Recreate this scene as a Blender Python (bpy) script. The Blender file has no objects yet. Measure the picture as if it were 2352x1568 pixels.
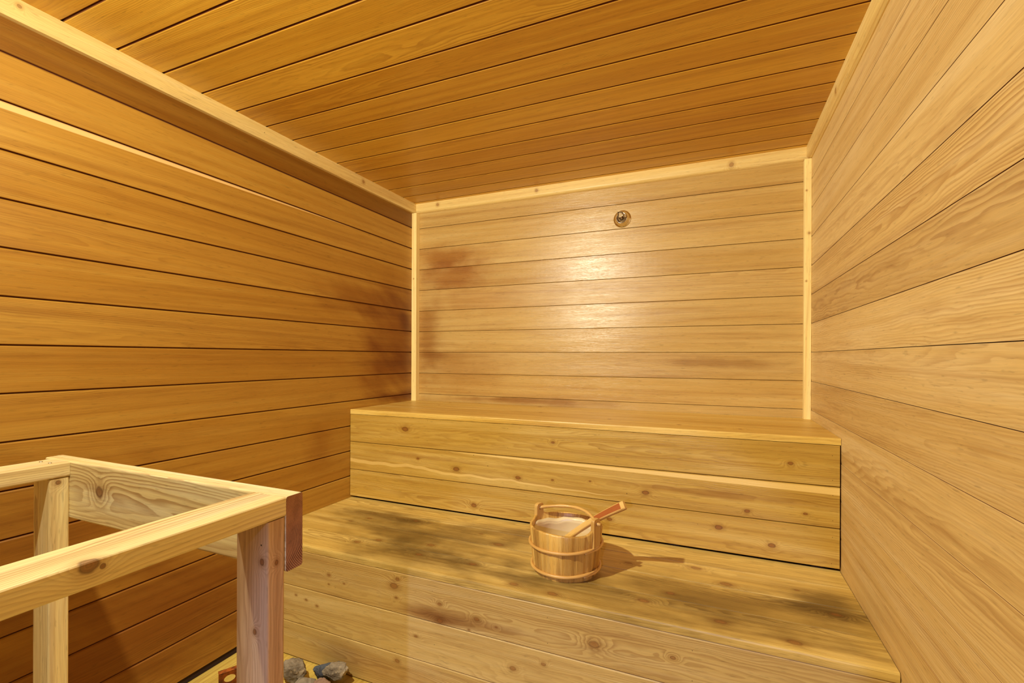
import bpy, math, random
from mathutils import Vector, Matrix, noise as mnoise

C = bpy.context.scene.collection
sc = bpy.context.scene
rnd = random.Random(7)

# ------------------------------------------------------------------ camera
YAW, ROLL = 0.4037, 0.0037
right = Vector((math.cos(YAW), math.sin(YAW), 0))
fwd = Vector((-math.sin(YAW), math.cos(YAW), 0))
up = Vector((0, 0, 1))
r2 = right * math.cos(ROLL) + up * math.sin(ROLL)
u2 = -right * math.sin(ROLL) + up * math.cos(ROLL)
cam_d = bpy.data.cameras.new('camera')
cam = bpy.data.objects.new('camera', cam_d)
C.objects.link(cam)
cam_d.sensor_width = 36
cam_d.lens = 1080.3 * 36 / 2352
cam_d.shift_y = 35.28 / 2352
cam_d.clip_start = 0.01
cam.matrix_world = Matrix(((r2.x, u2.x, -fwd.x, 1.7376), (r2.y, u2.y, -fwd.y, -2.4993),
                           (r2.z, u2.z, -fwd.z, 1.1821), (0, 0, 0, 1)))
sc.camera = cam

# ------------------------------------------------------------------ world, lights, exposure
w = bpy.data.worlds.new('ambient_fill'); sc.world = w; w.use_nodes = True  # warm ambient fill added all round, no such source known
w.node_tree.nodes['Background'].inputs[0].default_value = (1.0, 0.92, 0.76, 1)
w.node_tree.nodes['Background'].inputs[1].default_value = 0.10

LAMP = Vector((0.635, -2.15, 1.935))
ld = bpy.data.lights.new('sauna_bulb', 'POINT')
ld.energy = 45; ld.color = (1.0, 0.93, 0.70); ld.shadow_soft_size = 0.02
ld.use_nodes = True
_e = ld.node_tree.nodes['Emission']; _f = ld.node_tree.nodes.new('ShaderNodeLightFalloff')
_f.inputs['Strength'].default_value = .66
_a = ld.node_tree.nodes.new('ShaderNodeMath'); _a.operation = 'MULTIPLY_ADD'; _a.inputs[1].default_value = .5
ld.node_tree.links.new(_f.outputs['Linear'], _a.inputs[0]); ld.node_tree.links.new(_f.outputs['Constant'], _a.inputs[2])
ld.node_tree.links.new(_a.outputs[0], _e.inputs['Strength'])

cd = bpy.data.lights.new('corridor_spot', 'SPOT')
cd.energy = 140; cd.color = (0.40, 0.50, 1.0); cd.shadow_soft_size = 0.03
cd.spot_size = math.radians(25); cd.spot_blend = 0.25
co = bpy.data.objects.new('corridor_spot', cd); C.objects.link(co)
co.location = (1.826, -4.35, 1.63)
co.rotation_euler = (Vector((1.42, -1.134, 0.35)) - co.location).to_track_quat('-Z', 'Y').to_euler()

sc.view_settings.view_transform = 'Standard'
sc.view_settings.look = 'None'
sc.view_settings.exposure = 0.0
sc.view_settings.gamma = 1.0
sc.view_settings.use_curve_mapping = False
sc.cycles.use_denoising = True
sc.cycles.max_bounces = 10
sc.cycles.diffuse_bounces = 8

# ------------------------------------------------------------------ geometry helpers
FZ = 1.216                      # floor to the level the camera was measured from
W = 2.1436; CEIL = 2.138
Y0, YF = 0.0, -2.78             # back wall, unseen front wall with made-up opening


class MB:
    def __init__(s):
        s.v = []; s.f = []; s.wc = []; s.tn = []; s.mi = []; s.sm = []

    def prism(s, O, U, V, N, prof, L, mat=0, endmat=None, pith=None, tone=None, seg=1, bend=None, edge=None):
        """extrude profile [(v,n)..] (closed) along U by L; V,N unit vectors"""
        O, U, V, N = Vector(O), Vector(U), Vector(V), Vector(N)
        if pith is None:
            pith = (rnd.uniform(-.12, .22), rnd.choice((-1, 1)) * rnd.uniform(.03, .11))
        t1, t2 = rnd.uniform(-.03, .03), rnd.uniform(-.025, .025)
        uo = rnd.uniform(0, 40)
        if tone is None:
            tone = (rnd.random(), rnd.random(), rnd.random())
        flip = U.cross(V).dot(N) < 0
        em = edge or {}
        b = len(s.v); n = len(prof)
        for i in range(seg + 1):
            u = L * i / seg
            for (a, c) in prof:
                p = O + U * u + V * a + N * c
                if bend: p = p + bend(u)
                s.v.append(p)
                s.wc.append((u + uo, a - pith[0] + t1 * (u - L / 2), c - pith[1] + t2 * (u - L / 2)))
                s.tn.append(tone)
        for i in range(seg):
            for k in range(n):
                k2 = (k + 1) % n
                q = [b + i * n + k, b + i * n + k2, b + (i + 1) * n + k2, b + (i + 1) * n + k]
                s.f.append(q if flip else q[::-1]); s.mi.append(em.get(k, em.get(k - n, mat))); s.sm.append(False)
        e = mat if endmat is None else endmat
        a0 = [b + k for k in range(n)]; a1 = [b + seg * n + k for k in range(n)]
        s.f.append(a0 if not flip else a0[::-1]); s.f.append(a1[::-1] if not flip else a1)
        s.mi += [e, e]; s.sm += [False, False]

    def raw(s, verts, faces, mat=0, tone=(.5, .5, .5), smooth=True, wcs=None):
        b = len(s.v)
        for i, p in enumerate(verts):
            s.v.append(Vector(p)); s.wc.append(tuple(wcs[i]) if wcs else tuple(p)); s.tn.append(tone)
        for f in faces:
            s.f.append([b + i for i in f]); s.mi.append(mat); s.sm.append(smooth)

    def lathe(s, prof, M=Matrix(), n=48, mat=0, tone=(.5, .5, .5), cap=False):
        vs = []; fs = []; wcs = []
        m = len(prof)
        for i in range(n):
            a = 2 * math.pi * i / n
            for (r, z) in prof:
                vs.append(M @ Vector((r * math.cos(a), r * math.sin(a), z)))
                wcs.append((z, r * math.cos(a), r * math.sin(a)))
        for i in range(n):
            j = (i + 1) % n
            for k in range(m - 1):
                fs.append([i * m + k, j * m + k, j * m + k + 1, i * m + k + 1])
        if cap:
            fs.append([i * m for i in range(n)][::-1]); fs.append([i * m + m - 1 for i in range(n)])
        s.raw(vs, fs, mat, tone, True, wcs)

    def tube(s, pts, rad, n=12, mat=0, closed=False, tone=(.5, .5, .5), flat=1.0):
        pts = [Vector(p) for p in pts]; m = len(pts)
        vs = []; fs = []; wcs = []; prev = None; acc = 0
        for i, p in enumerate(pts):
            if closed: t = pts[(i + 1) % m] - pts[i - 1]
            else: t = pts[min(i + 1, m - 1)] - pts[max(i - 1, 0)]
            t.normalize()
            if prev is None:
                prev = t.orthogonal().normalized() if abs(t.z) > .9 else Vector((0, 0, 1))
            x = (prev - t * prev.dot(t)).normalized(); prev = x; y = t.cross(x)
            r = rad[i] if isinstance(rad, (list, tuple)) else rad
            if i: acc += (p - pts[i - 1]).length
            for k in range(n):
                a = 2 * math.pi * k / n
                vs.append(p + x * math.cos(a) * r * flat + y * math.sin(a) * r)
                wcs.append((acc, math.cos(a) * r * 3, math.sin(a) * r * 3 + .01))
        for i in range(m if closed else m - 1):
            j = (i + 1) % m
            for k in range(n):
                k2 = (k + 1) % n
                fs.append([i * n + k, i * n + k2, j * n + k2, j * n + k])
        if not closed:
            fs.append([k for k in range(n)][::-1]); fs.append([(m - 1) * n + k for k in range(n)])
        s.raw(vs, fs, mat, tone, True, wcs)

    def build(s, name, mats, parent=None, kind=None, origin=None):
        me = bpy.data.meshes.new(name)
        org = Vector(origin) if origin is not None else (parent_world(parent) if parent else Vector((0, 0, 0)))
        me.from_pydata([tuple(p - org) for p in s.v], [], s.f)
        for m in (mats if isinstance(mats, (list, tuple)) else [mats]): me.materials.append(m)
        me.polygons.foreach_set('material_index', s.mi)
        me.polygons.foreach_set('use_smooth', s.sm)
        for nm, dat in (('wc', s.wc), ('tn', s.tn)):
            at = me.attributes.new(nm, 'FLOAT_VECTOR', 'POINT')
            at.data.foreach_set('vector', [c for t in dat for c in t])
        # world-like coordinates for marks, kept with the mesh
        at = me.attributes.new('pw', 'FLOAT_VECTOR', 'POINT')
        at.data.foreach_set('vector', [c for p in s.v for c in p])
        me.update()
        o = bpy.data.objects.new(name, me); C.objects.link(o)
        if parent:
            o.parent = parent; o.location = org - parent_world(parent)
        else:
            o.location = org
        if kind: o['kind'] = kind
        return o


def parent_world(o):
    v = Vector((0, 0, 0))
    while o is not None:
        v = v + Vector(o.location); o = o.parent
    return v


def thing(name, label, cat, loc, group=None):
    o = bpy.data.objects.new(name, None); C.objects.link(o); o.location = loc
    o.empty_display_size = .05
    o['label'] = label; o['category'] = cat
    if group: o['group'] = group
    return o


def rrect(w, h, r=.003, n=3):
    pts = []
    for cx, cy, a0 in ((w - r, h - r, 0), (r, h - r, 90), (r, r, 180), (w - r, r, 270)):
        for i in range(n + 1):
            a = math.radians(a0 + 90 * i / n)
            pts.append((cx + r * math.cos(a), cy + r * math.sin(a)))
    return pts


def box(mb, x0, x1, y0, y1, z0, z1, mat=0, r=.002, axis=0, **k):
    """axis = grain direction"""
    if axis == 0: mb.prism((x0, y0, z0), (1, 0, 0), (0, 1, 0), (0, 0, 1), rrect(y1 - y0, z1 - z0, r), x1 - x0, mat, **k)
    if axis == 1: mb.prism((x0, y0, z0), (0, 1, 0), (1, 0, 0), (0, 0, 1), rrect(x1 - x0, z1 - z0, r), y1 - y0, mat, **k)
    if axis == 2: mb.prism((x0, y0, z0), (0, 0, 1), (1, 0, 0), (0, 1, 0), rrect(x1 - x0, y1 - y0, r), z1 - z0, mat, **k)


# ------------------------------------------------------------------ materials
class NT:
    def __init__(s, name):
        s.m = bpy.data.materials.new(name); s.m.use_nodes = True
        s.t = s.m.node_tree; s.n = s.t.nodes; s.l = s.t.links
        s.b = s.n['Principled BSDF']

    def put(s, sock, val):
        if hasattr(val, 'is_output') or isinstance(val, bpy.types.NodeSocket): s.l.new(val, sock)
        else: sock.default_value = val

    def math(s, op, a, b=None, c=None, clamp=False):
        n = s.n.new('ShaderNodeMath'); n.operation = op; n.use_clamp = clamp
        s.put(n.inputs[0], a)
        if b is not None: s.put(n.inputs[1], b)
        if c is not None: s.put(n.inputs[2], c)
        return n.outputs[0]

    def vec(s, op, a, b=None, scale=None):
        n = s.n.new('ShaderNodeVectorMath'); n.operation = op
        s.put(n.inputs[0], a)
        if b is not None: s.put(n.inputs[1], b)
        if scale is not None: s.put(n.inputs['Scale'], scale)
        return n.outputs['Value'] if op in ('LENGTH', 'DISTANCE', 'DOT_PRODUCT') else n.outputs[0]

    def attr(s, name):
        n = s.n.new('ShaderNodeAttribute'); n.attribute_name = name
        return n.outputs['Vector']

    def sep(s, v):
        n = s.n.new('ShaderNodeSeparateXYZ'); s.put(n.inputs[0], v); return n.outputs

    def comb(s, x, y, z):
        n = s.n.new('ShaderNodeCombineXYZ')
        for i, q in enumerate((x, y, z)): s.put(n.inputs[i], q)
        return n.outputs[0]

    def noise(s, v, scale=1, detail=3, rough=.5, col=False, dist=0):
        n = s.n.new('ShaderNodeTexNoise'); s.put(n.inputs['Vector'], v)
        n.inputs['Scale'].default_value = scale; n.inputs['Detail'].default_value = detail
        n.inputs['Roughness'].default_value = rough; n.inputs['Distortion'].default_value = dist
        return n.outputs['Color'] if col else n.outputs[0]

    def mr(s, v, a, b, c=0., d=1., smooth=True):
        n = s.n.new('ShaderNodeMapRange'); n.interpolation_type = 'SMOOTHSTEP' if smooth else 'LINEAR'
        s.put(n.inputs[0], v)
        for i, q in enumerate((a, b, c, d)): s.put(n.inputs[i + 1], q)
        return n.outputs[0]

    def mix(s, f, a, b, mode='MIX'):
        n = s.n.new('ShaderNodeMix'); n.data_type = 'RGBA'; n.blend_type = mode
        s.put(n.inputs[0], f)
        for i, q in ((6, a), (7, b)):
            if isinstance(q, tuple): q = (q[0], q[1], q[2], 1)
            s.put(n.inputs[i], q)
        return n.outputs[2]


def col(h):
    """sRGB 0-255 tuple to linear"""
    return tuple(((c / 255) / 12.92 if c / 255 <= .04045 else ((c / 255 + .055) / 1.055) ** 2.4) for c in h)


def wood(name, early, late, light, dark, ringw=.004, contrast=.5, knots=(), bands=(), dark_patches=(), rough=.42,
         kscale=(.62, .62, 1.0), warp=.010, tone=1.0, bump=.25, axis='x', spec=.5, mottle=1.0, kcol=(96, 52, 20), kst=.75, tint=(1, 1, 1), bcol=None, streak=.32):
    bcol = bcol or light
    early, late, light, dark = [tuple(min(.95, a * b) for a, b in zip(q_, tint)) for q_ in (early, late, light, dark)]
    """knots (x,y,z,R), marks (nails) are knots with tiny R; bands: (p_axis fn) light sapwood; stains: (cx,cy,cz,rx,ry,rz,strength,colour)"""
    n = NT(name)
    wc = n.attr('wc'); tn = n.sep(n.attr('tn')); P = n.attr('pw')
    s = n.sep(wc)
    lo = n.vec('MULTIPLY', wc, (1.6, 9, 9))
    wn = n.noise(lo, 1, 3, .55, True)
    wv = n.vec('SCALE', n.vec('SUBTRACT', wn, (.5, .5, .5)), scale=warp * 4)
    hi = n.noise(n.vec('MULTIPLY', wc, (14, 60, 60)), 1, 2, .5, True)
    wv = n.vec('ADD', wv, n.vec('SCALE', n.vec('SUBTRACT', hi, (.5, .5, .5)), scale=.0022))
    q = n.vec('MULTIPLY', n.vec('ADD', wc, wv), (0, 1, 1))
    r = n.vec('LENGTH', q)
    rc = n.math('DIVIDE', r, ringw)
    dmin = None
    big = [k for k in knots if k[3] > .003]; nails = [k for k in knots if k[3] <= .003]
    for grp in (big, nails):
        dm = None
        for (x, y, z, R) in grp:
            v = n.vec('SUBTRACT', P, (x, y, z))
            if grp is big: v = n.vec('MULTIPLY', v, kscale)
            d = n.math('DIVIDE', n.vec('LENGTH', v), R * (.72 if R > .003 else .6))
            dm = d if dm is None else n.math('MINIMUM', dm, d)
        if grp is big: dbig = dm
        else: dnail = dm
    if dbig is not None:
        jit = n.noise(n.vec('MULTIPLY', P, (60, 60, 60)), 1, 2)
        dbig = n.math('MULTIPLY_ADD', n.math('SUBTRACT', jit, .5), .55, dbig)
        g = n.math('POWER', 2.718, n.math('MULTIPLY', n.math('MULTIPLY', dbig, dbig), -.16))
        rc = n.math('MULTIPLY_ADD', g, .018 / ringw, rc)
    f = n.math('FRACT', n.math('ADD', rc, 500))
    up_ = n.mr(f, .25, .9); dn = n.mr(f, .92, 1.0, 1, 0)
    ring = n.math('MULTIPLY', up_, dn)
    cv = n.mr(n.noise(n.vec('MULTIPLY', wc, (.9, 12, 12)), 1, 2), .35, .7, .25, 1)
    ring = n.math('MULTIPLY', n.math('MULTIPLY', ring, cv), contrast)
    ring = n.math('MULTIPLY', ring, n.math('MULTIPLY_ADD', tn[2], 1.0, .4))
    base = n.mix(tn[1], early, late)
    mot = n.noise(n.vec('MULTIPLY', wc, (1.3, 16, 16)), 1, 4, .6)
    base = n.mix(n.math('MULTIPLY', n.mr(mot, .45, .75), .55 * mottle), base, light)
    mot2 = n.noise(n.vec('MULTIPLY', wc, (2.2, 22, 22)), 1.3, 4, .6)
    base = n.mix(n.math('MULTIPLY', n.mr(mot2, .50, .78), .38 * mottle), base, dark)
    stk = n.noise(n.vec('MULTIPLY', wc, (.35, 42, 42)), 1, 3, .55)
    base = n.mix(n.mr(stk, .50, .70, 0, streak), base, dark)
    base = n.mix(n.mr(stk, .30, .50, streak, 0), base, light)
    c = n.mix(ring, base, dark)
    fib = n.noise(n.vec('MULTIPLY', wc, (9, 520, 520)), 1, 2, .6)
    fb = n.math('MULTIPLY_ADD', n.math('SUBTRACT', fib, .5), .42, 1.0)
    fleck = n.noise(n.vec('MULTIPLY', wc, (26, 190, 190)), 1, 2, .5)
    fb = n.math('MULTIPLY', fb, n.mr(fleck, .60, .76, 1.0, .78))
    tv = n.math('MULTIPLY_ADD', n.math('SUBTRACT', tn[0], .5), .50 * tone, 1.0)
    c = n.mix(1.0, c, n.comb(n.math('MULTIPLY', fb, tv), n.math('MULTIPLY', fb, n.math('POWER', tv, 1.3)),
                             n.math('MULTIPLY', fb, n.math('POWER', tv, 1.7))), 'MULTIPLY')
    ps = n.sep(P)
    for (ax, vax, a, b, w0, w1, u0, u1, wav, st) in bands:
        # light sapwood streak: centre v = a + b*u, half width from w0 (at u0) to w1 (at u1)
        u = ps[ax]; v = ps[vax]
        cen = n.math('MULTIPLY_ADD', u, b, a)
        if wav:
            wno = n.noise(n.comb(n.math('MULTIPLY', u, 4.0), 0, 0), 1, 2)
            cen = n.math('MULTIPLY_ADD', n.math('SUBTRACT', wno, .5), wav, cen)
        hw = n.mr(u, u0, u1, w0, w1, False)
        dd = n.math('DIVIDE', n.math('ABSOLUTE', n.math('SUBTRACT', v, cen)), hw)
        m = n.mr(dd, .8, 1.08, 1, 0)
        m = n.math('MULTIPLY', m, n.mr(hw, .0004, .002, 0, 1))
        m = n.math('MULTIPLY', m, n.math('GREATER_THAN', u, min(u0, u1)))
        m = n.math('MULTIPLY', m, n.math('LESS_THAN', u, max(u0, u1)))
        c = n.mix(n.math('MULTIPLY', m, st), c, bcol)
    for (cx, cy, cz, rx, ry, rz, st, sc_) in dark_patches:  # soft ellipses that multiply the colour darker
        v = n.vec('DIVIDE', n.vec('SUBTRACT', P, (cx, cy, cz)), (rx, ry, rz))
        d = n.vec('LENGTH', v)
        nz = n.noise(n.vec('ADD', n.vec('MULTIPLY', P, (5, 5, 5)), n.vec('MULTIPLY', wc, (.6, 6, 6))), 1, 4, .5)
        d = n.math('MULTIPLY_ADD', n.math('SUBTRACT', nz, .5), 1.5, d)
        m = n.math('MULTIPLY', n.mr(d, .1, 1.35, 1, 0), st)
        c = n.mix(m, c, n.mix(1.0, c, col(sc_), 'MULTIPLY'))
    if dbig is not None:
        halo = n.mr(dbig, .9, 2.6, .5, 0)
        c = n.mix(halo, c, n.mix(1., c, (.60, .46, .33), 'MULTIPLY'))
        kr = n.math('FRACT', n.math('MULTIPLY', dbig, 3.2))
        kc = n.mix(kr, col((150, 92, 38)), col((112, 62, 22)))
        kc = n.mix(n.mr(n.math('ABSOLUTE', n.math('SUBTRACT', dbig, .84)), .05, .28, 1, 0), kc, col(kcol))
        c = n.mix(n.mr(dbig, .75, 1.2, kst, 0), c, kc)
    if dnail is not None:
        c = n.mix(n.mr(dnail, .7, 1.1, 1, 0), c, (.02, .012, .006))
    n.l.new(c, n.b.inputs['Base Color'])
    rr = n.math('MULTIPLY_ADD', n.noise(n.vec('MULTIPLY', wc, (5, 40, 40)), 1, 3), .22, rough - .11)
    rr = n.math('MULTIPLY_ADD', n.math('SUBTRACT', tn[2], .5), .10, rr)
    n.l.new(rr, n.b.inputs['Roughness'])
    n.b.inputs['Specular IOR Level'].default_value = spec
    h = n.math('MULTIPLY_ADD', fib, .5, n.math('MULTIPLY', ring, .6))
    h = n.math('MULTIPLY_ADD', mot, 2.2, h)
    bp = n.n.new('ShaderNodeBump'); bp.inputs['Strength'].default_value = bump; bp.inputs['Distance'].default_value = .0009
    n.l.new(h, bp.inputs['Height']); n.l.new(bp.outputs[0], n.b.inputs['Normal'])
    return n.m


def plain(name, c, rough=.5, metal=0., noise_scale=None, c2=None, bump=0., spec=.5):
    n = NT(name)
    n.b.inputs['Roughness'].default_value = rough; n.b.inputs['Metallic'].default_value = metal
    n.b.inputs['Specular IOR Level'].default_value = spec
    if noise_scale:
        tc = n.n.new('ShaderNodeTexCoord')
        nz = n.noise(tc.outputs['Object'], noise_scale, 5, .6)
        cc = n.mix(n.mr(nz, .35, .68), c, c2 or c)
        n.l.new(cc, n.b.inputs['Base Color'])
        if bump:
            bp = n.n.new('ShaderNodeBump'); bp.inputs['Strength'].default_value = bump; bp.inputs['Distance'].default_value = .004
            n.l.new(n.noise(tc.outputs['Object'], noise_scale * 3, 6, .7), bp.inputs['Height'])
            n.l.new(bp.outputs[0], n.b.inputs['Normal'])
    else:
        n.b.inputs['Base Color'].default_value = (*c, 1)
    return n.m


def Z(z): return z + FZ          # measured level (camera frame) -> height above floor


CE, CL, CLI, CD = col((208, 170, 88)), col((198, 154, 70)), col((224, 194, 112)), col((148, 96, 34))
M = {}
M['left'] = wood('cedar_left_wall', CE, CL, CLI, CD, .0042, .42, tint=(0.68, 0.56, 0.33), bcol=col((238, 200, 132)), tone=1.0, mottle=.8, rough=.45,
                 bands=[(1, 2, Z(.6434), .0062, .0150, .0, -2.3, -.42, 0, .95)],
                 dark_patches=[(0, -.16, Z(.10), .4, .34, .34, .9, (200, 166, 124)), (0, -.45, Z(.27), .4, .36, .10, .8, (206, 176, 136)),  # darker patches, mostly towards the back corner
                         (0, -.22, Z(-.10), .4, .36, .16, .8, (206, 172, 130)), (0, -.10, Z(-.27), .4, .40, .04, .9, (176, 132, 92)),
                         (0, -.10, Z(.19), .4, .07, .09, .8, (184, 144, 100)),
                         (0, -1.75, Z(-.55), .4, .35, .22, .8, (196, 168, 130)), (0, -1.5, Z(-.95), .4, .6, .3, .9, (196, 160, 120)),  # shade of the guard rail painted into the wall colour
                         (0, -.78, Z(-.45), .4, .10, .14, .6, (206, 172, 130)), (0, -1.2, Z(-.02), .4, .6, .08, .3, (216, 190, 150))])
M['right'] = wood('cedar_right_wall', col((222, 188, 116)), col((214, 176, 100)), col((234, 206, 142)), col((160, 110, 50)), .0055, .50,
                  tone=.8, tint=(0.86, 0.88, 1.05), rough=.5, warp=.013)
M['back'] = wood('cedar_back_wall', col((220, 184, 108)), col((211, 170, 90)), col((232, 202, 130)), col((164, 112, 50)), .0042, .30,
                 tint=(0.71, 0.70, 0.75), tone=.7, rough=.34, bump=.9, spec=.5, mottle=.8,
                 dark_patches=[(.22, 0, Z(.575), .34, .4, .09, .9, (208, 172, 118)), (.27, 0, Z(.46), .36, .4, .10, .9, (208, 170, 116)),  # darker patches, mostly towards the left corner
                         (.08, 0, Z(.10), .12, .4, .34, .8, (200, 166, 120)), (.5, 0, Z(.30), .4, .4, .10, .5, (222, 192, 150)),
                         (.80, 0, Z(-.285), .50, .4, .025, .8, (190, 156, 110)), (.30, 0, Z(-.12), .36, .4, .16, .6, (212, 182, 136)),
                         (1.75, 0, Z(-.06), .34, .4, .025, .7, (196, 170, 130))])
M['ceil'] = wood('cedar_ceiling', CE, CL, CLI, CD, .0045, .5, tint=(1.06, .97, .44), tone=.8, mottle=.8, rough=.36, spec=.6)
PE, PL, PLI, PD = col((222, 190, 110)), col((210, 174, 92)), col((244, 220, 156)), col((156, 108, 44))


def W3(lst):
    return [(x, y, Z(z), r) for (x, y, z, r) in lst]
K_RU = [(0.634, -0.576, -0.560, 0.014), (0.421, -0.576, -0.530, 0.007), (0.947, -0.576, -0.568, 0.011), (1.107, -0.576, -0.561, 0.005), (1.270, -0.576, -0.549, 0.004), (1.493, -0.576, -0.570, 0.012), (1.855, -0.576, -0.595, 0.008), (2.038, -0.576, -0.581, 0.006), (0.726, -0.576, -0.487, 0.003), (0.344, -0.576, -0.391, 0.016), (1.108, -0.576, -0.400, 0.006), (1.992, -0.576, -0.408, 0.008), (0.727, -0.576, -0.718, 0.012), (1.352, -0.576, -0.695, 0.01), (1.759, -0.576, -0.669, 0.012), (1.934, -0.576, -0.708, 0.011), (0.798, -0.576, -0.530, 0.003), (1.421, -0.576, -0.582, 0.003), (0.475, -0.576, -0.343, 0.002), (1.307, -0.576, -0.353, 0.002), (0.473, -0.576, -0.440, 0.002), (1.308, -0.576, -0.409, 0.002), (0.896, -0.576, -0.354, 0.002), (0.897, -0.576, -0.440, 0.002), (2.117, -0.576, -0.370, 0.002), (2.118, -0.576, -0.455, 0.002), (2.119, -0.576, -0.507, 0.002), (2.119, -0.576, -0.594, 0.002), (2.118, -0.576, -0.651, 0.002), (2.116, -0.576, -0.742, 0.002), (0.020, -0.576, -0.489, 0.002), (0.021, -0.576, -0.566, 0.002), (0.021, -0.576, -0.638, 0.002), (1.686, -0.576, -0.667, 0.002)]
K_SU = [(0.859, -0.049, -0.309, 0.009), (0.953, -0.297, -0.309, 0.007), (0.300, -0.068, -0.309, 0.006), (0.307, -0.205, -0.309, 0.005), (0.471, -0.017, -0.309, 0.006), (1.315, -0.400, -0.309, 0.006), (1.611, -0.456, -0.309, 0.006), (1.835, -0.482, -0.309, 0.006)]
K_SL = [(0.288, -0.727, -0.768, 0.004), (0.308, -0.790, -0.768, 0.008), (0.519, -0.734, -0.768, 0.01), (0.253, -0.851, -0.768, 0.007), (0.511, -0.978, -0.768, 0.01), (0.856, -0.755, -0.768, 0.006), (0.729, -0.935, -0.768, 0.011), (0.968, -0.825, -0.768, 0.015), (0.736, -1.028, -0.768, 0.01), (0.958, -1.020, -0.768, 0.012), (1.148, -1.097, -0.768, 0.012), (0.444, -1.026, -0.768, 0.01), (1.281, -1.106, -0.768, 0.013), (1.547, -1.036, -0.768, 0.013), (1.618, -0.956, -0.768, 0.011), (1.760, -1.066, -0.768, 0.013), (1.685, -0.736, -0.768, 0.013), (1.780, -0.821, -0.768, 0.014), (1.934, -1.095, -0.768, 0.014), (2.064, -0.895, -0.768, 0.011), (1.462, -0.788, -0.768, 0.009), (1.984, -0.776, -0.768, 0.005), (1.998, -1.157, -0.768, 0.006)]
K_RL = [(0.704, -1.134, -0.844, 0.015), (0.719, -1.134, -0.818, 0.008), (0.714, -1.134, -0.884, 0.006), (0.404, -1.134, -0.861, 0.007), (0.478, -1.134, -0.880, 0.004), (0.404, -1.134, -0.896, 0.004), (0.893, -1.134, -0.925, 0.011), (1.033, -1.134, -0.889, 0.009), (0.892, -1.134, -0.869, 0.008), (0.237, -1.134, -0.971, 0.005), (0.290, -1.134, -0.979, 0.006), (0.345, -1.134, -0.991, 0.006), (0.797, -1.134, -1.000, 0.006), (0.719, -1.134, -1.105, 0.009), (1.161, -1.134, -1.016, 0.01), (1.420, -1.134, -0.877, 0.015), (1.639, -1.134, -0.860, 0.007), (1.263, -1.134, -0.976, 0.007), (1.103, -1.134, -0.899, 0.004), (1.004, -1.134, -0.930, 0.004), (0.438, -1.134, -0.829, 0.002), (0.436, -1.134, -0.903, 0.002), (0.863, -1.134, -0.831, 0.002), (1.275, -1.134, -0.830, 0.002), (1.276, -1.134, -0.908, 0.002), (1.689, -1.134, -0.828, 0.002), (1.689, -1.134, -0.910, 0.002), (0.872, -1.134, -1.011, 0.002)]
K_GU = [(0.399, -1.857, -0.359, 0.016), (1.006, -2.159, -0.302, 0.013), (1.006, -2.144, -0.309, 0.004), (0.272, -1.879, -0.344, 0.007)]
K_PO = [(0.990, -1.895, -0.406, 0.007), (0.988, -1.895, -0.376, 0.003), (0.972, -1.895, -0.536, 0.006), (1.004, -1.876, -0.412, 0.005)]
K_TRIM = [(0.177, -0.020, 0.900, 0.01), (0.824, -0.020, 0.900, 0.009), (1.816, -0.020, 0.889, 0.012), (2.134, -0.033, 0.527, 0.006), (2.123, -0.033, 0.312, 0.004), (2.123, -0.033, 0.720, 0.004), (0.015, -0.037, 0.452, 0.004), (0.034, -0.027, 0.452, 0.003), (0.020, -0.504, 0.898, 0.01), (0.020, -1.858, 0.903, 0.006), (0.020, -1.106, 0.895, 0.003), (2.124, -0.569, 0.889, 0.01)]

M['trim'] = wood('pine_trim', col((236, 206, 132)), col((228, 194, 112)), col((246, 222, 160)), col((190, 140, 70)), .004, .35,
                 tint=(0.95, 1.0, 1.1), knots=W3(K_TRIM), tone=.4, kst=.5, rough=.5, kscale=(.8, .8, .8), mottle=.6)
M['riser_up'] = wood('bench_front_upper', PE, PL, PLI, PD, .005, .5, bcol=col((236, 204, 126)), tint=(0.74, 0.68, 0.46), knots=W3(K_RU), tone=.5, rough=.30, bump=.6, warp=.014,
                     bands=[(0, 2, Z(-.4773), -.0073, .001, .013, .6, 2.15, 0, .9), (0, 2, Z(-.570), -.020, .010, .0, -.01, 1.6, .06, .55)],
                     dark_patches=[(1.75, -.576, Z(-.545), .40, .2, .016, .5, (176, 128, 80)), (.45, -.576, Z(-.52), .30, .2, .014, .4, (180, 132, 84))])
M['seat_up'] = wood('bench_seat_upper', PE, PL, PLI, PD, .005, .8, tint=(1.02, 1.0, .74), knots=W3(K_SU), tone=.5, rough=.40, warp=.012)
M['seat_lo'] = wood('bench_seat_lower', col((206, 176, 100)), col((190, 158, 82)), col((222, 196, 124)), col((124, 92, 42)), .0035, .6,
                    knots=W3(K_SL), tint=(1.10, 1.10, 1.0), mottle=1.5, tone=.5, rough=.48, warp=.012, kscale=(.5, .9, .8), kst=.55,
                    dark_patches=[(.62, -.86, Z(-.768), .46, .15, .3, .85, (126, 112, 92)), (.75, -1.03, Z(-.768), .44, .12, .3, .85, (124, 110, 90)),  # stains on the seat boards
                            (.35, -.74, Z(-.768), .26, .08, .3, .85, (144, 128, 106)), (1.05, -.70, Z(-.768), .3, .08, .3, .8, (146, 126, 100)),
                            (1.45, -1.05, Z(-.768), .56, .12, .3, .7, (168, 156, 128)), (2.03, -.86, Z(-.768), .14, .14, .3, .85, (140, 126, 100)),
                            (1.75, -.95, Z(-.768), .50, .16, .3, .8, (164, 152, 124))])
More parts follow.
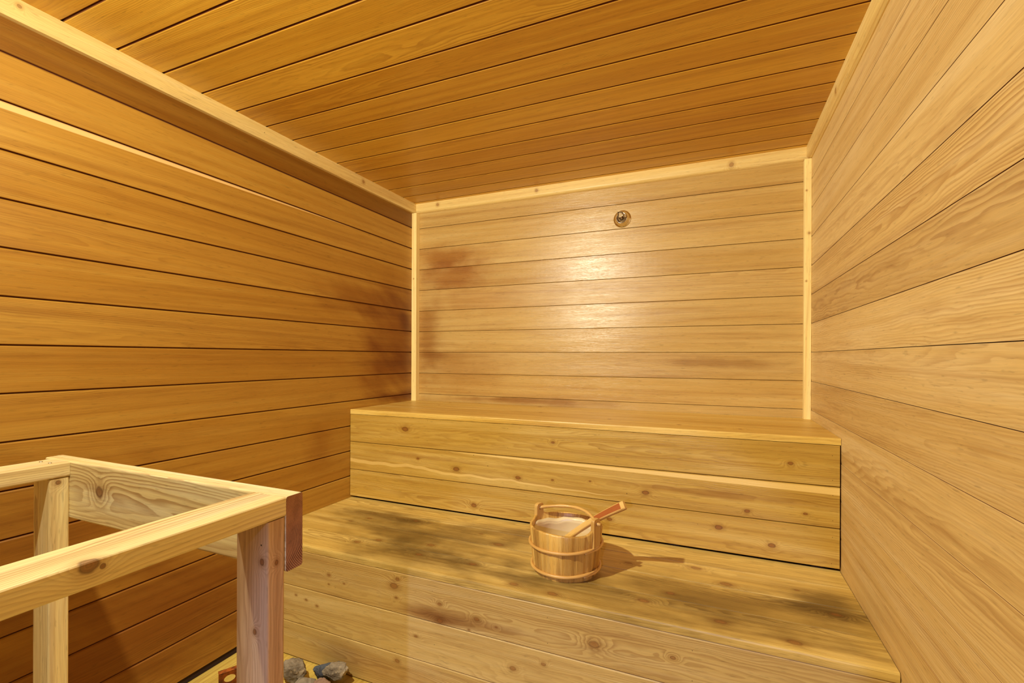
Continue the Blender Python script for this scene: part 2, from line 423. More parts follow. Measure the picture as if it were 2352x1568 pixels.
M['riser_lo'] = wood('bench_front_lower', col((222, 188, 118)), col((210, 172, 98)), col((236, 208, 148)), col((150, 100, 48)), .0042, .5,
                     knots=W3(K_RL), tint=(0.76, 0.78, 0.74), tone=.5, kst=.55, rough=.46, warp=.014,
                     dark_patches=[(.85, -1.134, Z(-.92), .18, .2, .02, .7, (176, 134, 112)), (1.0, -1.134, Z(-.905), .25, .2, .02, .6, (180, 142, 120)),  # reddish board stains
                             (.60, -1.134, Z(-1.15), .30, .2, .05, .4, (190, 140, 84))])
M['guard'] = wood('guard_pine', col((232, 200, 124)), col((222, 184, 102)), col((246, 220, 158)), col((150, 96, 40)), .0045, .6,
                  knots=W3(K_GU), tint=(1.15, 1.38, 2.1), tone=.4, rough=.5, warp=.008, kscale=(.8, .8, .8))
M['post'] = wood('guard_post_wood', col((212, 178, 138)), col((200, 164, 124)), col((228, 198, 160)), col((150, 106, 72)), .004, .5,
                 knots=W3(K_PO), tone=.3, rough=.42, kscale=(.9, .9, .7))
M['endgrain'] = wood('end_grain', col((178, 128, 98)), col((166, 116, 86)), col((192, 144, 112)), col((92, 52, 36)), .0034, 1.2,
                     tone=.2, rough=.7, warp=.001, mottle=.4, bump=.6)
M['floor'] = wood('floor_boards', col((216, 182, 96)), col((204, 166, 80)), col((230, 198, 116)), col((150, 98, 44)), .0045, .5,
                  tone=.6, tint=(0.8, 0.85, 0.7), rough=.5, knots=W3([(.15, -1.2, -1.216, .010)]))
M['bucket'] = wood('bucket_staves', col((218, 178, 92)), col((202, 154, 68)), col((228, 194, 112)), col((120, 72, 24)), .0028, .7,
                   streak=.5, tone=.8, rough=.38, warp=.006, knots=[(1.348, -1.012, Z(-.7685) + .045, .0028)])
M['bucket_lt'] = wood('bucket_lugs', col((220, 184, 104)), col((210, 168, 86)), col((232, 200, 128)), col((158, 92, 34)), .003, .5, tone=.5, rough=.36, warp=.004)
M['hoop'] = wood('bucket_hoops', col((222, 182, 102)), col((212, 166, 84)), col((232, 200, 128)), col((160, 92, 34)), .004, .4, tone=.3, rough=.32, warp=.002)
M['red'] = wood('ladle_worn_face', col((164, 88, 28)), col((152, 78, 22)), col((176, 102, 38)), col((120, 54, 14)), .004, .3, tone=.2, rough=.5, warp=.002)
M['liner'] = plain('plastic_liner', col((224, 204, 156)), .35)
M['groove_shade'] = plain('seam_shade', col((132, 76, 32)), .9)  # shade of the deep grooves painted onto the joint faces
M['dark'] = plain('gap_shade', col((40, 18, 8)), .9)  # shade of gaps painted near-black, used on the bench frames too
M['chrome'] = plain('chrome', (.80, .74, .66), .10, 1.0)
M['brass'] = plain('brass', (.26, .18, .10), .5, 1.0)
M['bulb'] = plain('red_glass_bulb', (.35, .03, .01), .1)
M['rust'] = plain('rusty_steel', col((92, 52, 26)), .6, .6, 60, col((150, 80, 24)), .3)
M['rust2'] = plain('orange_rust', col((176, 96, 34)), .6, .2, 70, col((96, 46, 20)), .3)
M['screw'] = plain('screw_steel', (.5, .47, .42), .3, 1.0)
M['white'] = plain('lamp_base', col((224, 214, 196)), .5)

# ------------------------------------------------------------------ setting
S = .13


def tg(s_, g, cb, ct, dg=.011, th=.018, shallow=0.):
    """tongue and groove board cross section (v up the wall, n into the room)"""
    cup = rnd.uniform(-.0006, .0006)
    p = [(0, -th), (0, -dg), (g, -dg), (g, -cb)]
    if shallow: p += [(g + .001, -shallow), (g + .010, 0)]
    else: p += [(g + cb, 0)]
    p += [(s_ / 2, cup), (s_ - ct, 0), (s_, -ct), (s_, -th)]
    return p


def panel(mb, O, U, V, N, L, seams, g, cb, ct, tones=None, piths=None, shallow=0., mat=0):
    for i in range(len(seams) - 1):
        a, b = seams[i], seams[i + 1]
        O2 = Vector(O) + Vector(V) * a
        mb.prism(O2, U, V, N, tg(b - a, g, cb, ct, shallow=shallow), L, mat, edge={1: 1, 2: 1, -2: 1},
                 tone=(tones or {}).get(i), pith=(piths or {}).get(i))


z0 = Z(.771)
ws = [.022] + [z0 - S * k for k in range(14, -2, -1)]
ws = [z for z in ws if z < CEIL - .005] + [CEIL + .004]
n_w = len(ws) - 1


def idx(z):
    for i in range(n_w):
        if ws[i] <= z < ws[i + 1]: return i
    return 0


mb = MB()
tl = {}
for i in range(n_w): tl[i] = (rnd.uniform(.35, .75), rnd.random(), rnd.random())
def setl(k, v): tl[idx(Z(.771 - S * k + .065))] = v         # board above seam k
setl(0, (-.35, 1.0, .3)); setl(1, (.72, .3, .35)); setl(2, (.75, .2, .3)); setl(3, (.62, .6, .15)); setl(4, (.62, .5, .9))
setl(5, (.58, .7, .2)); setl(6, (.66, .2, .8)); setl(7, (.50, .8, .2)); setl(8, (.60, .3, .5)); setl(9, (.56, .7, .15))
setl(10, (.55, .5, .3))
pl = {idx(Z(.771 - S * 4 + .065)): (.03, -.035), idx(Z(.771 - S * 6 + .065)): (.02, -.05),
      idx(Z(.771 - S * 1 + .065)): (-.25, -.08), idx(Z(.771 - S * 2 + .065)): (-.3, -.06), idx(Z(.771 - S * 0 + .065)): (.3, -.1)}
panel(mb, (0, YF, 0), (0, 1, 0), (0, 0, 1), (1, 0, 0), -YF, ws, .0042, .0012, .0040, tl, pl)
mb.build('wall_left', [M['left'], M['groove_shade']], kind='structure')

mb = MB()
tr = {}
for i in range(n_w): tr[i] = (rnd.uniform(.4, .7), rnd.random(), rnd.random())
def setr(k, v): tr[idx(Z(.771 - S * k + .065))] = v
setr(1, (.60, .5, .5)); setr(2, (.55, .4, .3)); setr(3, (.66, .2, .2)); setr(4, (.60, .6, 1.0)); setr(5, (.22, .6, .8))
setr(6, (.66, .4, .7)); setr(7, (.50, .5, .3)); setr(8, (.32, .9, .9)); setr(9, (.45, .6, .4)); setr(10, (.46, .6, .5))
setr(11, (.38, .9, .6)); setr(12, (.30, .9, .5)); setr(13, (.25, .9, .5)); setr(14, (.2, .9, .5))  # lower boards set darker: light falloff painted into their tones
pr_ = {idx(Z(.771 - S * 4 + .065)): (.06, -.03), idx(Z(.771 - S * 6 + .065)): (-.03, -.06), idx(Z(.771 - S * 8 + .065)): (.07, -.03)}
panel(mb, (W, Y0, 0), (0, -1, 0), (0, 0, 1), (-1, 0, 0), -YF, ws, .0016, .0006, .0012, tr, pr_, shallow=.0011)
mb.build('wall_right', [M['right'], M['groove_shade']], kind='structure')

mb = MB()
tb = {}
for i in range(n_w): tb[i] = (rnd.uniform(.4, .65), rnd.uniform(.2, .8), rnd.random())
tb[idx(Z(.771 - S * 7 + .065))] = (.52, .5, 1.0)
panel(mb, (0, Y0, 0), (1, 0, 0), (0, 0, 1), (0, -1, 0), W, ws, .0018, .0008, .0016, tb,
      {idx(Z(.771 - S * 7 + .065)): (.065, -.028)})
mb.build('wall_back', [M['back'], M['groove_shade']], kind='structure')

# ceiling: boards run along x, seam positions measured
cs = [-.15, -.2855, -.4245, -.5585, -.6905, -.8265, -.960, -1.0935, -1.2275, -1.3625, -1.4945, -1.628, -1.764]
cs = [0.0, -.04] + cs
while cs[-1] > YF: cs.append(cs[-1] - .1335)
mb = MB()
ct_ = {0: (.75, .3, .2), 1: (.40, .7, .3)}
for i in range(2, len(cs)): ct_[i] = (rnd.uniform(.30, .62), rnd.uniform(.1, 1), rnd.random())
ct_[4] = (.38, .9, .9); ct_[8] = (.5, .5, .9); ct_[10] = (.6, .2, .8); ct_[9] = (.35, .9, .5)
panel(mb, (0, 0, CEIL), (1, 0, 0), (0, -1, 0), (0, 0, -1), W, [-c for c in cs], .0048, .0045, .0016, ct_)
# a cover above the boards, so that no light leaks through
box(mb, -.03, W + .03, YF - .03, .03, CEIL + .018, CEIL + .03)
mb.build('ceiling', [M['ceil'], M['groove_shade']], kind='structure')

mb = MB()
fs = [.27 - .14 * 2 + .14 * k for k in range(17)]
fs = [max(f, -.0) for f in fs if f > -.005]
fs = [-.018] + [f for f in fs if .01 < f < W] + [W]
for i in range(len(fs) - 1):
    mb.prism((fs[i], YF, 0), (0, 1, 0), (1, 0, 0), (0, 0, 1),
             [(0, -.02), (fs[i + 1] - fs[i], -.02), (fs[i + 1] - fs[i], -.0015), (fs[i + 1] - fs[i] - .0015, 0), (.0015, 0), (0, -.0015)], -YF)
mb.build('floor', M['floor'], kind='structure')

# dark strip added as the shade of the gap under the wall boards
mb = MB(); box(mb, -.016, -.004, YF, 0, 0, .045, axis=1)
mb.build('wall_foot_shade_strip', M['dark'], kind='structure')

# unseen front wall; its wide opening is made up to cut bounce light
DX0, DX1, DH = .12, 2.02, 2.06
mb = MB()
for i in range(n_w):
    a, b = ws[i], ws[i + 1]
    mb.prism((0, YF, a), (1, 0, 0), (0, 0, 1), (0, 1, 0), tg(b - a, .002, .001, .0015), DX0 if a < DH else W)
    if a < DH: mb.prism((DX1, YF, a), (1, 0, 0), (0, 0, 1), (0, 1, 0), tg(b - a, .002, .001, .0015), W - DX1)
mb.build('wall_front', M['right'], kind='structure')

# trims
tA = {}
mb = MB()      # left ceiling trim, runs along y
mb.prism((0, YF, CEIL), (0, 1, 0), (1, 0, 0), (0, 0, -1), [(0, 0), (.020, 0), (.020, .052), (.016, .058), (0, .058)], -YF - .02, tone=(.5, .4, .3))
mb.build('trim_1', M['trim'], kind='structure')
mb = MB()
mb.prism((0, 0, CEIL), (1, 0, 0), (0, -1, 0), (0, 0, -1), [(0, 0), (.020, 0), (.020, .041), (.018, .048), (.013, .054), (.004, .058), (0, .058)], W, tone=(.1, .5, .3))
mb.build('trim_2', M['trim'], kind='structure')
mb = MB()
mb.prism((W, YF, CEIL), (0, 1, 0), (-1, 0, 0), (0, 0, -1), [(0, 0), (.020, 0), (.020, .041), (.018, .048), (.013, .054), (.004, .058), (0, .058)], -YF - .02, tone=(.3, .5, .3))
mb.build('trim_3', M['trim'], kind='structure')
SEATU, SEATL = Z(-.3093), Z(-.7685)
mb = MB(); box(mb, 0, .034, -.037, 0, SEATU, CEIL - .060, axis=2, r=.0015, tone=(.9, .1, .3)); mb.build('trim_4', M['trim'], kind='structure')
mb = MB(); box(mb, 2.115, W, -.033, 0, SEATU, CEIL - .060, axis=2, r=.0025, tone=(.9, .1, .3)); mb.build('trim_5', M['trim'], kind='structure')

# frame of the made-up front opening, out of view
mb = MB()
for a, b in ((DX0, DX0 + .07), (DX1 - .07, DX1)): box(mb, a, b, YF - .035, YF + .01, 0, DH, axis=2)
box(mb, DX0 + .07, DX1 - .07, YF - .035, YF + .01, DH - .07, DH)
mb.build('trim_6', M['trim'], kind='structure')

# ------------------------------------------------------------------ benches
YU, YL = -.576, -1.134
def board_prof(w_, th, g=.0012, c=.0022):
    return [(g / 2, -th), (w_ - g / 2, -th), (w_ - g / 2, -c), (w_ - g / 2 - c * .3, -c * .3), (w_ - g / 2 - c, 0), (g / 2 + c, 0), (g / 2 + c * .3, -c * .3), (g / 2, -c)]

BG = .0015       # side clearance to the walls
ub = thing('sauna_bench', 'tall upper wooden sauna bench with knotty three-board front, against the back wall', 'bench', (W / 2, YU / 2, 0))
mb = MB()
s_ = [0, .1434, .2868, .4302, .5745]
for i in range(4):
    a, b = YU + s_[i], YU + s_[i + 1]
    if i == 0:
        prof = [(0, -.0235), (.143, -.0235), (.143, -.002), (.141, 0), (.004, 0), (.0012, -.0012), (0, -.004)]
    else: prof = board_prof(b - a, .0235)
    mb.prism((BG, a, SEATU), (1, 0, 0), (0, 1, 0), (0, 0, 1), prof, W - 2 * BG, tone=(.5 + .1 * (i == 0), rnd.random(), .6))
mb.build('seat', M['seat_up'], ub)
mb = MB()
for k, tt in enumerate(((.45, .5, .5), (.55, .3, .6), (.45, .6, .5))):
    zt = SEATU - .0255 - .1434 * k
    hb = .1362 if k == 2 else .1412
    mb.prism((BG + .001, YU, zt - hb), (1, 0, 0), (0, 0, 1), (0, -1, 0),
             [(0, -.02), (0, -.0022), (.0022, 0), (hb - .0015, 0), (hb, -.0015), (hb, -.02)], W - 2 * BG - .004, tone=tt,
             pith=((.07, -.05), (.09, -.028), (.03, -.06))[k])
mb.build('front_panel', M['riser_up'], ub)
mb = MB()
for x in (.03, .53, 1.05, 1.58, 2.06): box(mb, x, x + .038, YU + .022, YU + .11, 0, SEATU - .024, axis=2)
box(mb, .02, W - .02, -.05, -.012, SEATU - .12, SEATU - .024)
mb.build('support_frame', M['dark'], ub)

lb = thing('sauna_bench', 'low lower wooden sauna bench with stained seat boards, holding the bucket', 'bench', (W / 2, -.85, 0))
mb = MB()
for i in range(4):
    a = YL + .1434 * i; b = a + .1434 if i < 3 else YU + .021
    if i == 0: prof = [(0, -.024), (.143, -.024), (.143, -.002), (.141, 0), (.006, 0), (.0018, -.0018), (0, -.006)]
    else: prof = board_prof(b - a, .024, .0014, .0026)
    mb.prism((BG, a, SEATL), (1, 0, 0), (0, 1, 0), (0, 0, 1), prof, W - 2 * BG, tone=((.62, .3, .5), (.42, .7, .5), (.38, .6, .4), (.60, .3, .5))[i])
mb.build('seat', M['seat_lo'], lb)
mb = MB()
hts = [SEATL - .0255 - .1434 * k for k in range(3)]
for k, zt in enumerate(hts):
    h = .1418 if k < 2 else zt - .003
    mb.prism((BG + .001, YL, zt - h), (1, 0, 0), (0, 0, 1), (0, -1, 0),
             [(0, -.02), (0, -.0015), (.0015, 0), (h - .0035, 0), (h, -.0025), (h, -.02)], W - 2 * BG - .002, tone=((.5, .5, .5), (.66, .2, .4), (.5, .5, .6))[k],
             pith=((.05, -.06), (.02, -.09), (.06, -.04))[k])
mb.build('front_panel', M['riser_lo'], lb)
mb = MB()
box(mb, .02, W - .02, YL + .022, YL + .06, SEATL - .114, SEATL - .0245)
for x in (.03, .53, 1.05, 1.58, 2.06): box(mb, x, x + .038, YL + .022, YL + .11, 0, SEATL - .0245, axis=2)
mb.build('support_frame', M['dark'], lb)

# ------------------------------------------------------------------ heater guard
GT = Z(-.297); GY = -1.857
gd = thing('heater_guard', 'open guard frame of thick pale planks on posts in front of the left wall', 'guard rail', (.6, -2.2, 0))
mb = MB()
# end board on edge; the pith sits behind it, so the cut end shows curved rings
mb.prism((.158, GY, GT - .1405), (1, 0, 0), (0, 1, 0), (0, 0, 1), rrect(.038, .1405, .004), .848, 0, endmat=1, pith=(.075, .060), tone=(.6, .4, .8), seg=1)
mb.build('end_board', [M['guard'], M['endgrain']], gd)
mb = MB(); box(mb, .917, 1.006, YF + .02, GY - .0005, GT - .036, GT - .0005, axis=1, r=.0045, tone=(.62, .3, .7), pith=(.0, -.05)); rr_ = mb.build('rail', M['guard'], gd)
mb = MB(); box(mb, .187, .274, YF + .02, GY - .0005, GT - .036, GT - .0005, axis=1, r=.0035, tone=(.6, .3, .6)); rl_ = mb.build('rail', M['guard'], gd)
mb = MB(); box(mb, .922, 1.004, GY - .038, GY - .0005, 0, GT - .0372, axis=2, r=.004, tone=(.5, .5, .5), pith=(.02, .06)); mb.build('post', M['post'], gd)
mb = MB(); box(mb, .199, .272, GY - .040, GY - .0005, 0, GT - .0375, axis=2, r=.004, tone=(.5, .3, .6), pith=(.02, .05)); mb.build('post', M['guard'], gd)
mb = MB(); box(mb, .922, 1.004, YF + .02, YF + .058, 0, GT - .0372, axis=2, r=.004, tone=(.5, .5, .5)); mb.build('post', M['post'], gd)
mb = MB(); box(mb, .199, .272, YF + .02, YF + .058, 0, GT - .0372, axis=2, r=.004, tone=(.5, .5, .5)); mb.build('post', M['post'], gd)
for (x, y) in ((.213, -1.888), (.250, -1.886)):
    mb = MB(); mb.lathe([(0.0001, -.002), (.0035, -.002), (.0038, .0006), (.0022, .0007), (.0018, 0), (.0001, -.0004)],
                        Matrix.Translation((x, y, GT - .0003)), 16)
    mb.build('screw', M['screw'], rl_)

# ------------------------------------------------------------------ bucket
BX, BY, BZ = 1.268, -.917, SEATL
BH = .155; R0, R1 = .1125, .1265; TH = .011
EDIR = math.atan2(-.068, .10)        # direction to the right-front lug, set below
EDIR = math.radians(-20)
bk = thing('wooden_bucket', 'small round wooden stave bucket with white liner on the lower bench', 'bucket', (BX, BY, BZ))
NS = 18
mb = MB()
def rim(a):
    d = min(abs((a - EDIR + math.pi) % (2 * math.pi) - math.pi), abs((a - EDIR) % (2 * math.pi) - math.pi))
    return BH + .002 * math.sin(3 * a + 1) + (.010 * math.exp(-((d - .16) / .10) ** 2))
for i in range(NS):
    tone = (rnd.random(), rnd.random(), rnd.random()); sub = 4
    for j in range(sub):
        a0 = 2 * math.pi * (i + j / sub) / NS; a1 = 2 * math.pi * (i + (j + 1) / sub) / NS
        vs = []; wcs = []
        g0 = .0022 if j == 0 else 0; g1 = .0022 if j == sub - 1 else 0
        lv = [0, .006, .05, .1, .93, 1.0]
        for a, g in ((a0, g0), (a1, g1)):
            ca, sa = math.cos(a), math.sin(a); H = rim(a)
            prof = []
            for t in (0, .04, .3, .65, .97):
                prof.append((R0 + (R1 - R0) * t - g - (.002 if t in (0,) else 0), H * t))
            prof += [(R1 - .003, H), (R1 - TH + .002, H), (R1 - TH, H * .97), (R0 - TH, .012)]
            for (rr0, z) in prof:
                vs.append((BX + rr0 * ca, BY + rr0 * sa, BZ + z)); wcs.append((z + i * 3.1, (a - 2 * math.pi * i / NS) * .12 - .03 + i * .01, rr0 - .07))
        m = len(vs) // 2
        mb.raw(vs, [[k, m + k, m + k + 1, k + 1] for k in range(m - 1)], 0, tone, True, wcs)
mb.lathe([(.0001, .012), (R0 - TH, .012), (R0 - .002, .0005), (.0001, .0005)], Matrix.Translation((BX, BY, BZ)), 48)
mb.build('staves', M['bucket'], bk)
# white plastic liner with a rolled wavy lip
mb = MB(); vs = []; fs_ = []; NA = 72
for i in range(NA):
    a = 2 * math.pi * i / NA; top = BH - .016 + .0035 * math.sin(5 * a) + .002 * math.sin(11 * a)
    for (rr0, z) in ((.001, .018), (R0 - TH - .004, .018), (R0 - TH - .002, .022), (R1 - TH - .0055, top - .022), (R1 - TH - .0075, top - .018),
                     (R1 - TH - .004, top - .012), (R1 - TH - .0015, top), (R1 - TH - .0025, top + .001), (R1 - TH - .005, top - .012)):
        vs.append((BX + rr0 * math.cos(a), BY + rr0 * math.sin(a), BZ + z))
m = 9
for i in range(NA):
    j = (i + 1) % NA
    for k in range(m - 1): fs_.append([i * m + k, j * m + k, j * m + k + 1, i * m + k + 1])
mb.raw(vs, fs_); mb.build('liner', M['liner'], bk)
for zc, nm, wob in ((.098, 'hoop', .006), (.020, 'hoop', .003)):
    mb = MB(); pts = []
    n_ = 80; rb = R0 + (R1 - R0) * zc / BH + .0038
    a_s = EDIR - .42
    for i in range(n_ + 8):
        a = a_s + 2 * math.pi * i / n_
        ov = i / (n_ + 8)
        pts.append((BX + (rb + .0022 * math.sin(ov * math.pi * 0 + (1 if i > n_ - 4 else 0))) * math.cos(a), BY + rb * math.sin(a),
                    BZ + zc + wob * math.sin(a - EDIR + 1.3) * .5 + (.0075 * (i - n_ + 6) / 14 if i > n_ - 6 else 0) - (.004 * (8 - i) / 8 if i < 8 else 0)))
    rads = [.0052 * (1 if 4 < i < n_ + 3 else .62) * (1 + .06 * math.sin(i * .9)) for i in range(n_ + 8)]
    mb.tube(pts, rads, 12, flat=1.0); mb.build(nm, M['hoop'], bk)
# lugs: tall staves with rounded tops and a hole
def lug(ang):
    mb = MB(); er = Vector((math.cos(ang), math.sin(ang), 0)); et = Vector((-math.sin(ang), math.cos(ang), 0))
    c = Vector((BX, BY, BZ)) + er * (R1 - TH - .0005)
    hw, zb, zt, zh, rh = .0185, BH - .055, BH + .046, BH + .029, .0062
    outer = []
    N_ = 40
    for i in range(N_):
        a = 2 * math.pi * i / N_ + math.pi / N_
        ca, sa = math.cos(a), math.sin(a)
        # silhouette of the lug around the hole centre
        if sa >= 0:
            k = 1 / ((abs(ca / hw) ** 3.2 + abs(sa / (zt - zh)) ** 3.2) ** (1 / 3.2)); outer.append((ca * k, zh + sa * k))
        else:
            t = min(hw / max(abs(ca), 1e-6), (zh - zb) / abs(sa)); outer.append((ca * t, zh + sa * t))
    inner = [(rh * math.cos(2 * math.pi * i / N_ + math.pi / N_), zh + rh * math.sin(2 * math.pi * i / N_ + math.pi / N_)) for i in range(N_)]
    vs = []; wcs = []
    for d in (0, TH + .0022):
        for ring in (outer, inner):
            for (x, z) in ring:
                sh = .0012 if ring is outer else 0
                vs.append(c + er * d + et * x * (1 - sh) + Vector((0, 0, z))); wcs.append((z, x - .03, d - .04))
    fs = []
    for i in range(N_):
        j = (i + 1) % N_
        o0, i0, o1, i1 = 0, N_, 2 * N_, 3 * N_
        fs += [[o0 + j, o0 + i, i0 + i, i0 + j], [o1 + i, o1 + j, i1 + j, i1 + i], [o0 + i, o0 + j, o1 + j, o1 + i], [i0 + j, i0 + i, i1 + i, i1 + j]]
    mb.raw(vs, fs, 0, (rnd.random(), .5, .5), False, wcs)
    o = mb.build('lug', M['bucket_lt'], bk)
    bv = o.modifiers.new('bevel', 'BEVEL'); bv.width = .0012; bv.segments = 2; bv.limit_method = 'ANGLE'; bv.angle_limit = math.radians(40)
    return c + er * (TH / 2) + Vector((0, 0, zh)), er
p1, e1 = lug(EDIR)
p2, e2 = lug(EDIR + math.pi)
# bail of bent wood, fallen towards the back
ax = (p2 - p1); perp = Vector((-ax.y, ax.x, 0)).normalized()
if perp.dot(fwd) < 0: perp = -perp
pts = []
pts.append(p1 + e1 * .020)
for i in range(25):
    t = i / 24
    s1 = math.sin(math.pi * t) ** .8
    pts.append(p1.lerp(p2, t) + perp * (.066 * s1) + Vector((0, 0, .010 * s1)))
pts.append(p2 + e2 * .016)
mb = MB(); mb.tube(pts, [.0056 + .0007 * math.sin(i * 1.1) for i in range(len(pts))], 12); mb.build('handle', M['hoop'], bk)

# ------------------------------------------------------------------ ladle resting in the bucket
A = Vector((1.467, -.925, Z(-.508))); B = Vector((1.230, -.898, Z(-.706)))
ldl = thing('wooden_ladle', 'wooden ladle leaning in the bucket, red worn patch at its handle tip', 'ladle', B)
mb = MB()
d = (B - A).normalized(); L_ = (B - A).length
nrm = Vector((-.25, -.72, .62)); nrm = (nrm - d * nrm.dot(d)).normalized(); side = d.cross(nrm).normalized()
if nrm.z < 0: nrm = -nrm
REDK = (3, 4)
sgn_ = -1 if side.z > 0 else 1
nseg = 22; vs = []; fs = []; wcs = []; npf = 12
for i in range(nseg + 1):
    t = i / nseg; u = t * L_
    hw = .0125 + .0035 * (1 - t) ** 2 - .002 * math.sin(math.pi * t); ht = .0075 - .001 * t
    off = side * sgn_ * (.016 * (1 - t) ** 2 - .008 * math.sin(math.pi * t))
    if i == 0: hw *= .93; ht *= .85
    for k, (x, y) in enumerate([(1, -.55), (1, .55), (.86, .9), (.72, 1), (0, 1), (-.72, 1), (-.86, .9), (-1, .55), (-1, -.55), (-.8, -1), (0, -1), (.8, -1)]):
        vs.append(A + d * u + off + side * hw * x + nrm * ht * y); wcs.append((u, hw * x + .03, ht * y - .03))
for i in range(nseg):
    for k in range(npf):
        k2 = (k + 1) % npf
        fs.append([i * npf + k, i * npf + k2, (i + 1) * npf + k2, (i + 1) * npf + k])
fs.append(list(range(npf))[::-1]); fs.append([nseg * npf + k for k in range(npf)])
mb.raw(vs, fs, 0, (.6, .4, .4), False, wcs)
for fi in range(len(mb.f)):
    i, k = divmod(fi, npf)
    if fi < nseg * npf and 1 <= i < 9 and k in REDK: mb.mi[fi] = 1
mb.build('handle', [M['bucket_lt'], M['red']], ldl)
mb = MB()
mb.lathe([(.0001, -.018), (.018, -.016), (.028, -.006), (.031, .014), (.0285, .0145), (.026, -.004), (.016, -.012), (.0001, -.013)],
         Matrix.Translation(B + d * .006 + Vector((0, 0, -.004))) , 32)
mb.build('bowl', M['bucket_lt'], ldl)

# ------------------------------------------------------------------ sidewall fire sprinkler
SX, SZ = 1.2975, Z(.692)
sp = thing('fire_sprinkler', 'small chrome fire sprinkler with round cup plate high on the back wall', 'sprinkler', (SX, 0, SZ))
Ms = Matrix.Translation((SX, 0, SZ)) @ Matrix.Rotation(math.radians(90), 4, 'X') @ Matrix.Diagonal((1.12, 1.12, 1, 1))       # local +z -> -y
mb = MB()
mb.lathe([(.0395, -.001), (.0405, .0015), (.0385, .003), (.036, .0035), (.032, .010), (.0275, .020), (.0245, .024), (.0225, .0245), (.0215, .022), (.0205, .006), (.0001, .005)], Ms, 48)
mb.build('escutcheon', M['chrome'], sp)
mb = MB()
mb.lathe([(.012, .004), (.012, .012), (.0095, .013), (.0095, .020), (.008, .024), (.005, .027), (.0001, .027)], Ms, 6)
mb.lathe([(.0095, .0125), (.010, .016), (.0095, .020)], Ms, 24)
for sgn in (-1, 1):
    pts = [Ms @ Vector((sgn * x, 0, z)) for (x, z) in ((.0075, .022), (.0105, .030), (.0110, .038), (.0085, .046), (.0035, .052))]
    mb.tube(pts, .0021, 8)
mb.lathe([(.0001, .049), (.0042, .050), (.0042, .057), (.0001, .058)], Ms, 16)
mb.build('frame', M['brass'], sp)
mb = MB(); mb.lathe([(.0001, .027), (.0022, .028), (.0026, .036), (.0024, .044), (.0016, .050), (.0001, .0505)], Ms, 12); mb.build('glass_bulb', M['bulb'], sp)
mb = MB()
def bxs(x0, x1, y0, y1, z0, z1): box(mb, SX + x0, SX + x1, y0, y1, SZ + z0, SZ + z1, r=.0004)
bxs(-.007, .007, -.0605, -.0590, -.008, .017)
bxs(-.013, .013, -.074, -.052, .0165, .0185)
bxs(-.013, -.0118, -.070, -.054, .008, .017); bxs(.0118, .013, -.070, -.054, .008, .017)
mb.build('deflector', M['brass'], sp)

# ------------------------------------------------------------------ lamp (just above the frame)
lamp = thing('ceiling_lamp', 'small round ceiling lamp above the heater guard', 'lamp', (LAMP.x, LAMP.y, CEIL))
mb = MB(); mb.lathe([(.0001, 0), (.062, 0), (.062, -.02), (.055, -.028), (.0001, -.03)], Matrix.Translation((LAMP.x, LAMP.y, CEIL)), 40); mb.build('base', M['white'], lamp)
mb = MB(); mb.lathe([(.0001, -.03), (.020, -.03), (.020, -.125), (.016, -.155), (.0001, -.157)], Matrix.Translation((LAMP.x, LAMP.y, CEIL)), 24); mb.build('socket', M['white'], lamp)
lo = bpy.data.objects.new('sauna_bulb', ld); C.objects.link(lo); lo.location = LAMP - Vector((0, 0, .0))

# ------------------------------------------------------------------ stones and bracket on the floor
def stone(c, size, rot, seed, mats, label):
    import bmesh
    bm = bmesh.new(); bmesh.ops.create_icosphere(bm, subdivisions=5, radius=1.0)
    rs = random.Random(seed)
    planes = []
    for _ in range(15):
        v = Vector((rs.gauss(0, 1), rs.gauss(0, 1), rs.gauss(0, 1))).normalized(); planes.append((v, rs.uniform(.62, .88)))
    R = Matrix.Rotation(rot[2], 3, 'Z') @ Matrix.Rotation(rot[0], 3, 'X') @ Matrix.Rotation(rot[1], 3, 'Y')
    zmin = 9
    for v in bm.verts:
        p = v.co.copy()
        for (nn, dd) in planes:
            k = p.dot(nn)
            if k > dd: p -= nn * (k - dd) * .92
        q = v.co * 2.2 + Vector((seed, seed * 2, 0))
        p += v.co * (.10 * mnoise.noise(q) + .055 * mnoise.noise(q * 3) + .03 * mnoise.noise(q * 8) + .014 * mnoise.noise(q * 18))
        p = R @ Vector((p.x * size[0], p.y * size[1], p.z * size[2]))
        v.co = p; zmin = min(zmin, p.z)
    me = bpy.data.meshes.new('sauna_stone'); bm.to_mesh(me); bm.free()
    for p in me.polygons: p.use_smooth = True
    me.materials.append(mats)
    o = bpy.data.objects.new('sauna_stone', me); C.objects.link(o)
    o.location = (c[0], c[1], c[2] if len(c) > 2 else -zmin)
    if len(c) > 2: o.location.z = c[2] - zmin
    o['label'] = label; o['category'] = 'stone'; o['group'] = 'loose sauna stones on the floor'
    return o
def stone_mat(name, a, b, c):
    n = NT(name); tc = n.n.new('ShaderNodeTexCoord'); O = tc.outputs['Object']
    f = n.noise(O, 38, 6, .65); g = n.noise(O, 14, 4, .6)
    cc = n.mix(n.mr(g, .4, .62), a, b); cc = n.mix(n.mr(f, .52, .72), cc, c)
    n.l.new(cc, n.b.inputs['Base Color']); n.b.inputs['Roughness'].default_value = .75
    bp = n.n.new('ShaderNodeBump'); bp.inputs['Strength'].default_value = .9; bp.inputs['Distance'].default_value = .004
    n.l.new(n.noise(O, 90, 7, .75), bp.inputs['Height']); n.l.new(bp.outputs[0], n.b.inputs['Normal'])
    return n.m
SG = stone_mat('stone_grey', col((150, 138, 120)), col((104, 92, 78)), col((188, 172, 146)))
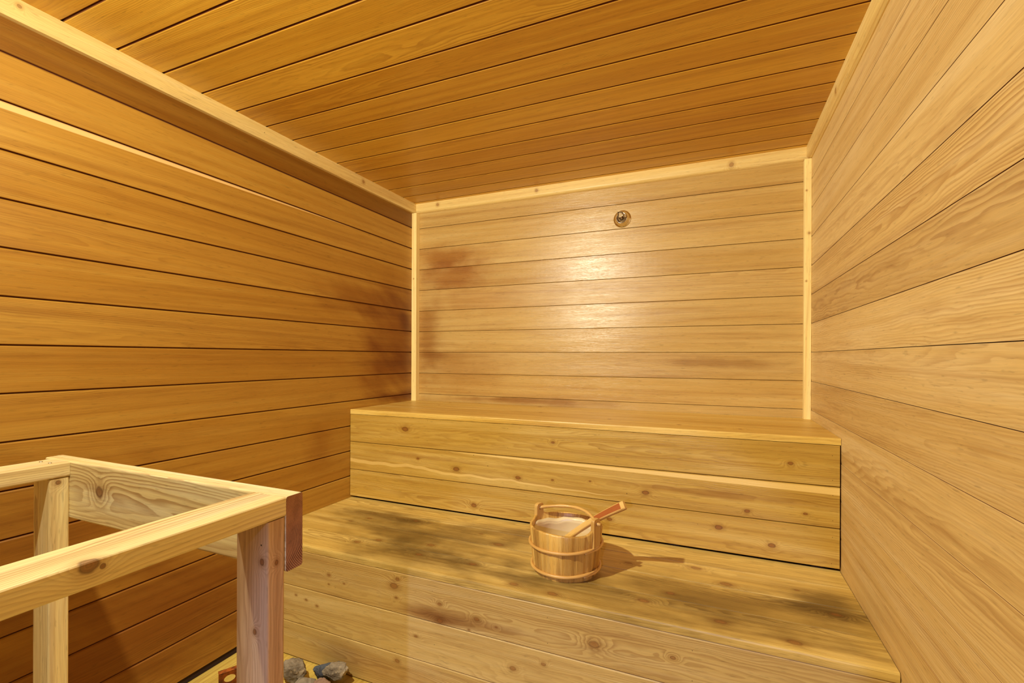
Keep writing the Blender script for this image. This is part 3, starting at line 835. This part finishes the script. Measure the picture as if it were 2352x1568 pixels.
SB = stone_mat('stone_slate', col((82, 88, 100)), col((56, 58, 68)), col((126, 124, 124)))
SP = stone_mat('stone_pinkish', col((158, 128, 108)), col((112, 84, 68)), col((186, 158, 134)))
stone((.348, -1.240), (.052, .040, .042), (.2, .3, .4), 3, SG, 'grey-brown stone on the floor right beside the guard post')
stone((.432, -1.172), (.060, .030, .028), (.5, -.35, .55), 8, SB, 'dark blue-grey slab stone leaning at the back of the pile')
stone((.497, -1.190, .022), (.058, .034, .030), (.1, -.12, .35), 11, SG, 'oblong grey stone with a dark end, lying on top of the pile')
stone((.420, -1.262), (.042, .036, .026), (.1, .2, 1.2), 17, SG, 'low grey stone at the front left of the pile')
stone((.500, -1.262), (.046, .036, .034), (.3, .1, .2), 23, SP, 'pinkish-brown angular stone at the front of the pile')

# rusty heater bracket with a round hole, standing on the floor behind the post
br = thing('steel_bracket', 'rusty steel bracket with an oval hole, on the floor behind the guard post', 'bracket', (.06, -1.36, 0))
mb = MB(); N_ = 48
ex = Vector((.62, -.10, 0)).normalized()
plate0 = Vector((.150, -1.387, .066)); ex = Vector((.033, .055, 0)).normalized()
en = Vector((ex.y, -ex.x, 0)); LW_, LH_ = .11, .066
hc = (.034, -.026); vs = []; fs_ = []
for dpt in (0, .004):
    for i in range(N_):
        a = 2 * math.pi * i / N_; ca, sa = math.cos(a), math.sin(a)
        t = min((LW_ - hc[0] if ca > 0 else hc[0]) / max(abs(ca), 1e-6), ((-.0 - hc[1]) if sa > 0 else (hc[1] + LH_)) / max(abs(sa), 1e-6))
        vs.append(plate0 + ex * (hc[0] + ca * t) + Vector((0, 0, hc[1] + sa * t)) - en * dpt)
    for i in range(N_):
        a = 2 * math.pi * i / N_
        vs.append(plate0 + ex * (hc[0] + .018 * math.cos(a)) + Vector((0, 0, hc[1] + .013 * math.sin(a))) - en * dpt)
for i in range(N_):
    j = (i + 1) % N_
    fs_ += [[i, j, N_ + j, N_ + i], [2 * N_ + j, 2 * N_ + i, 3 * N_ + i, 3 * N_ + j], [j, i, 2 * N_ + i, 2 * N_ + j], [N_ + i, N_ + j, 3 * N_ + j, 3 * N_ + i]]
mb.raw(vs, fs_, 0, (.5, .5, .5), False); mb.build('plate', M['rust'], br)
mb = MB(); mb.prism(plate0 + Vector((0, 0, -.003)), ex, -en, (0, 0, 1), rrect(.020, .004, .001), LW_); mb.build('flange', M['rust2'], br)
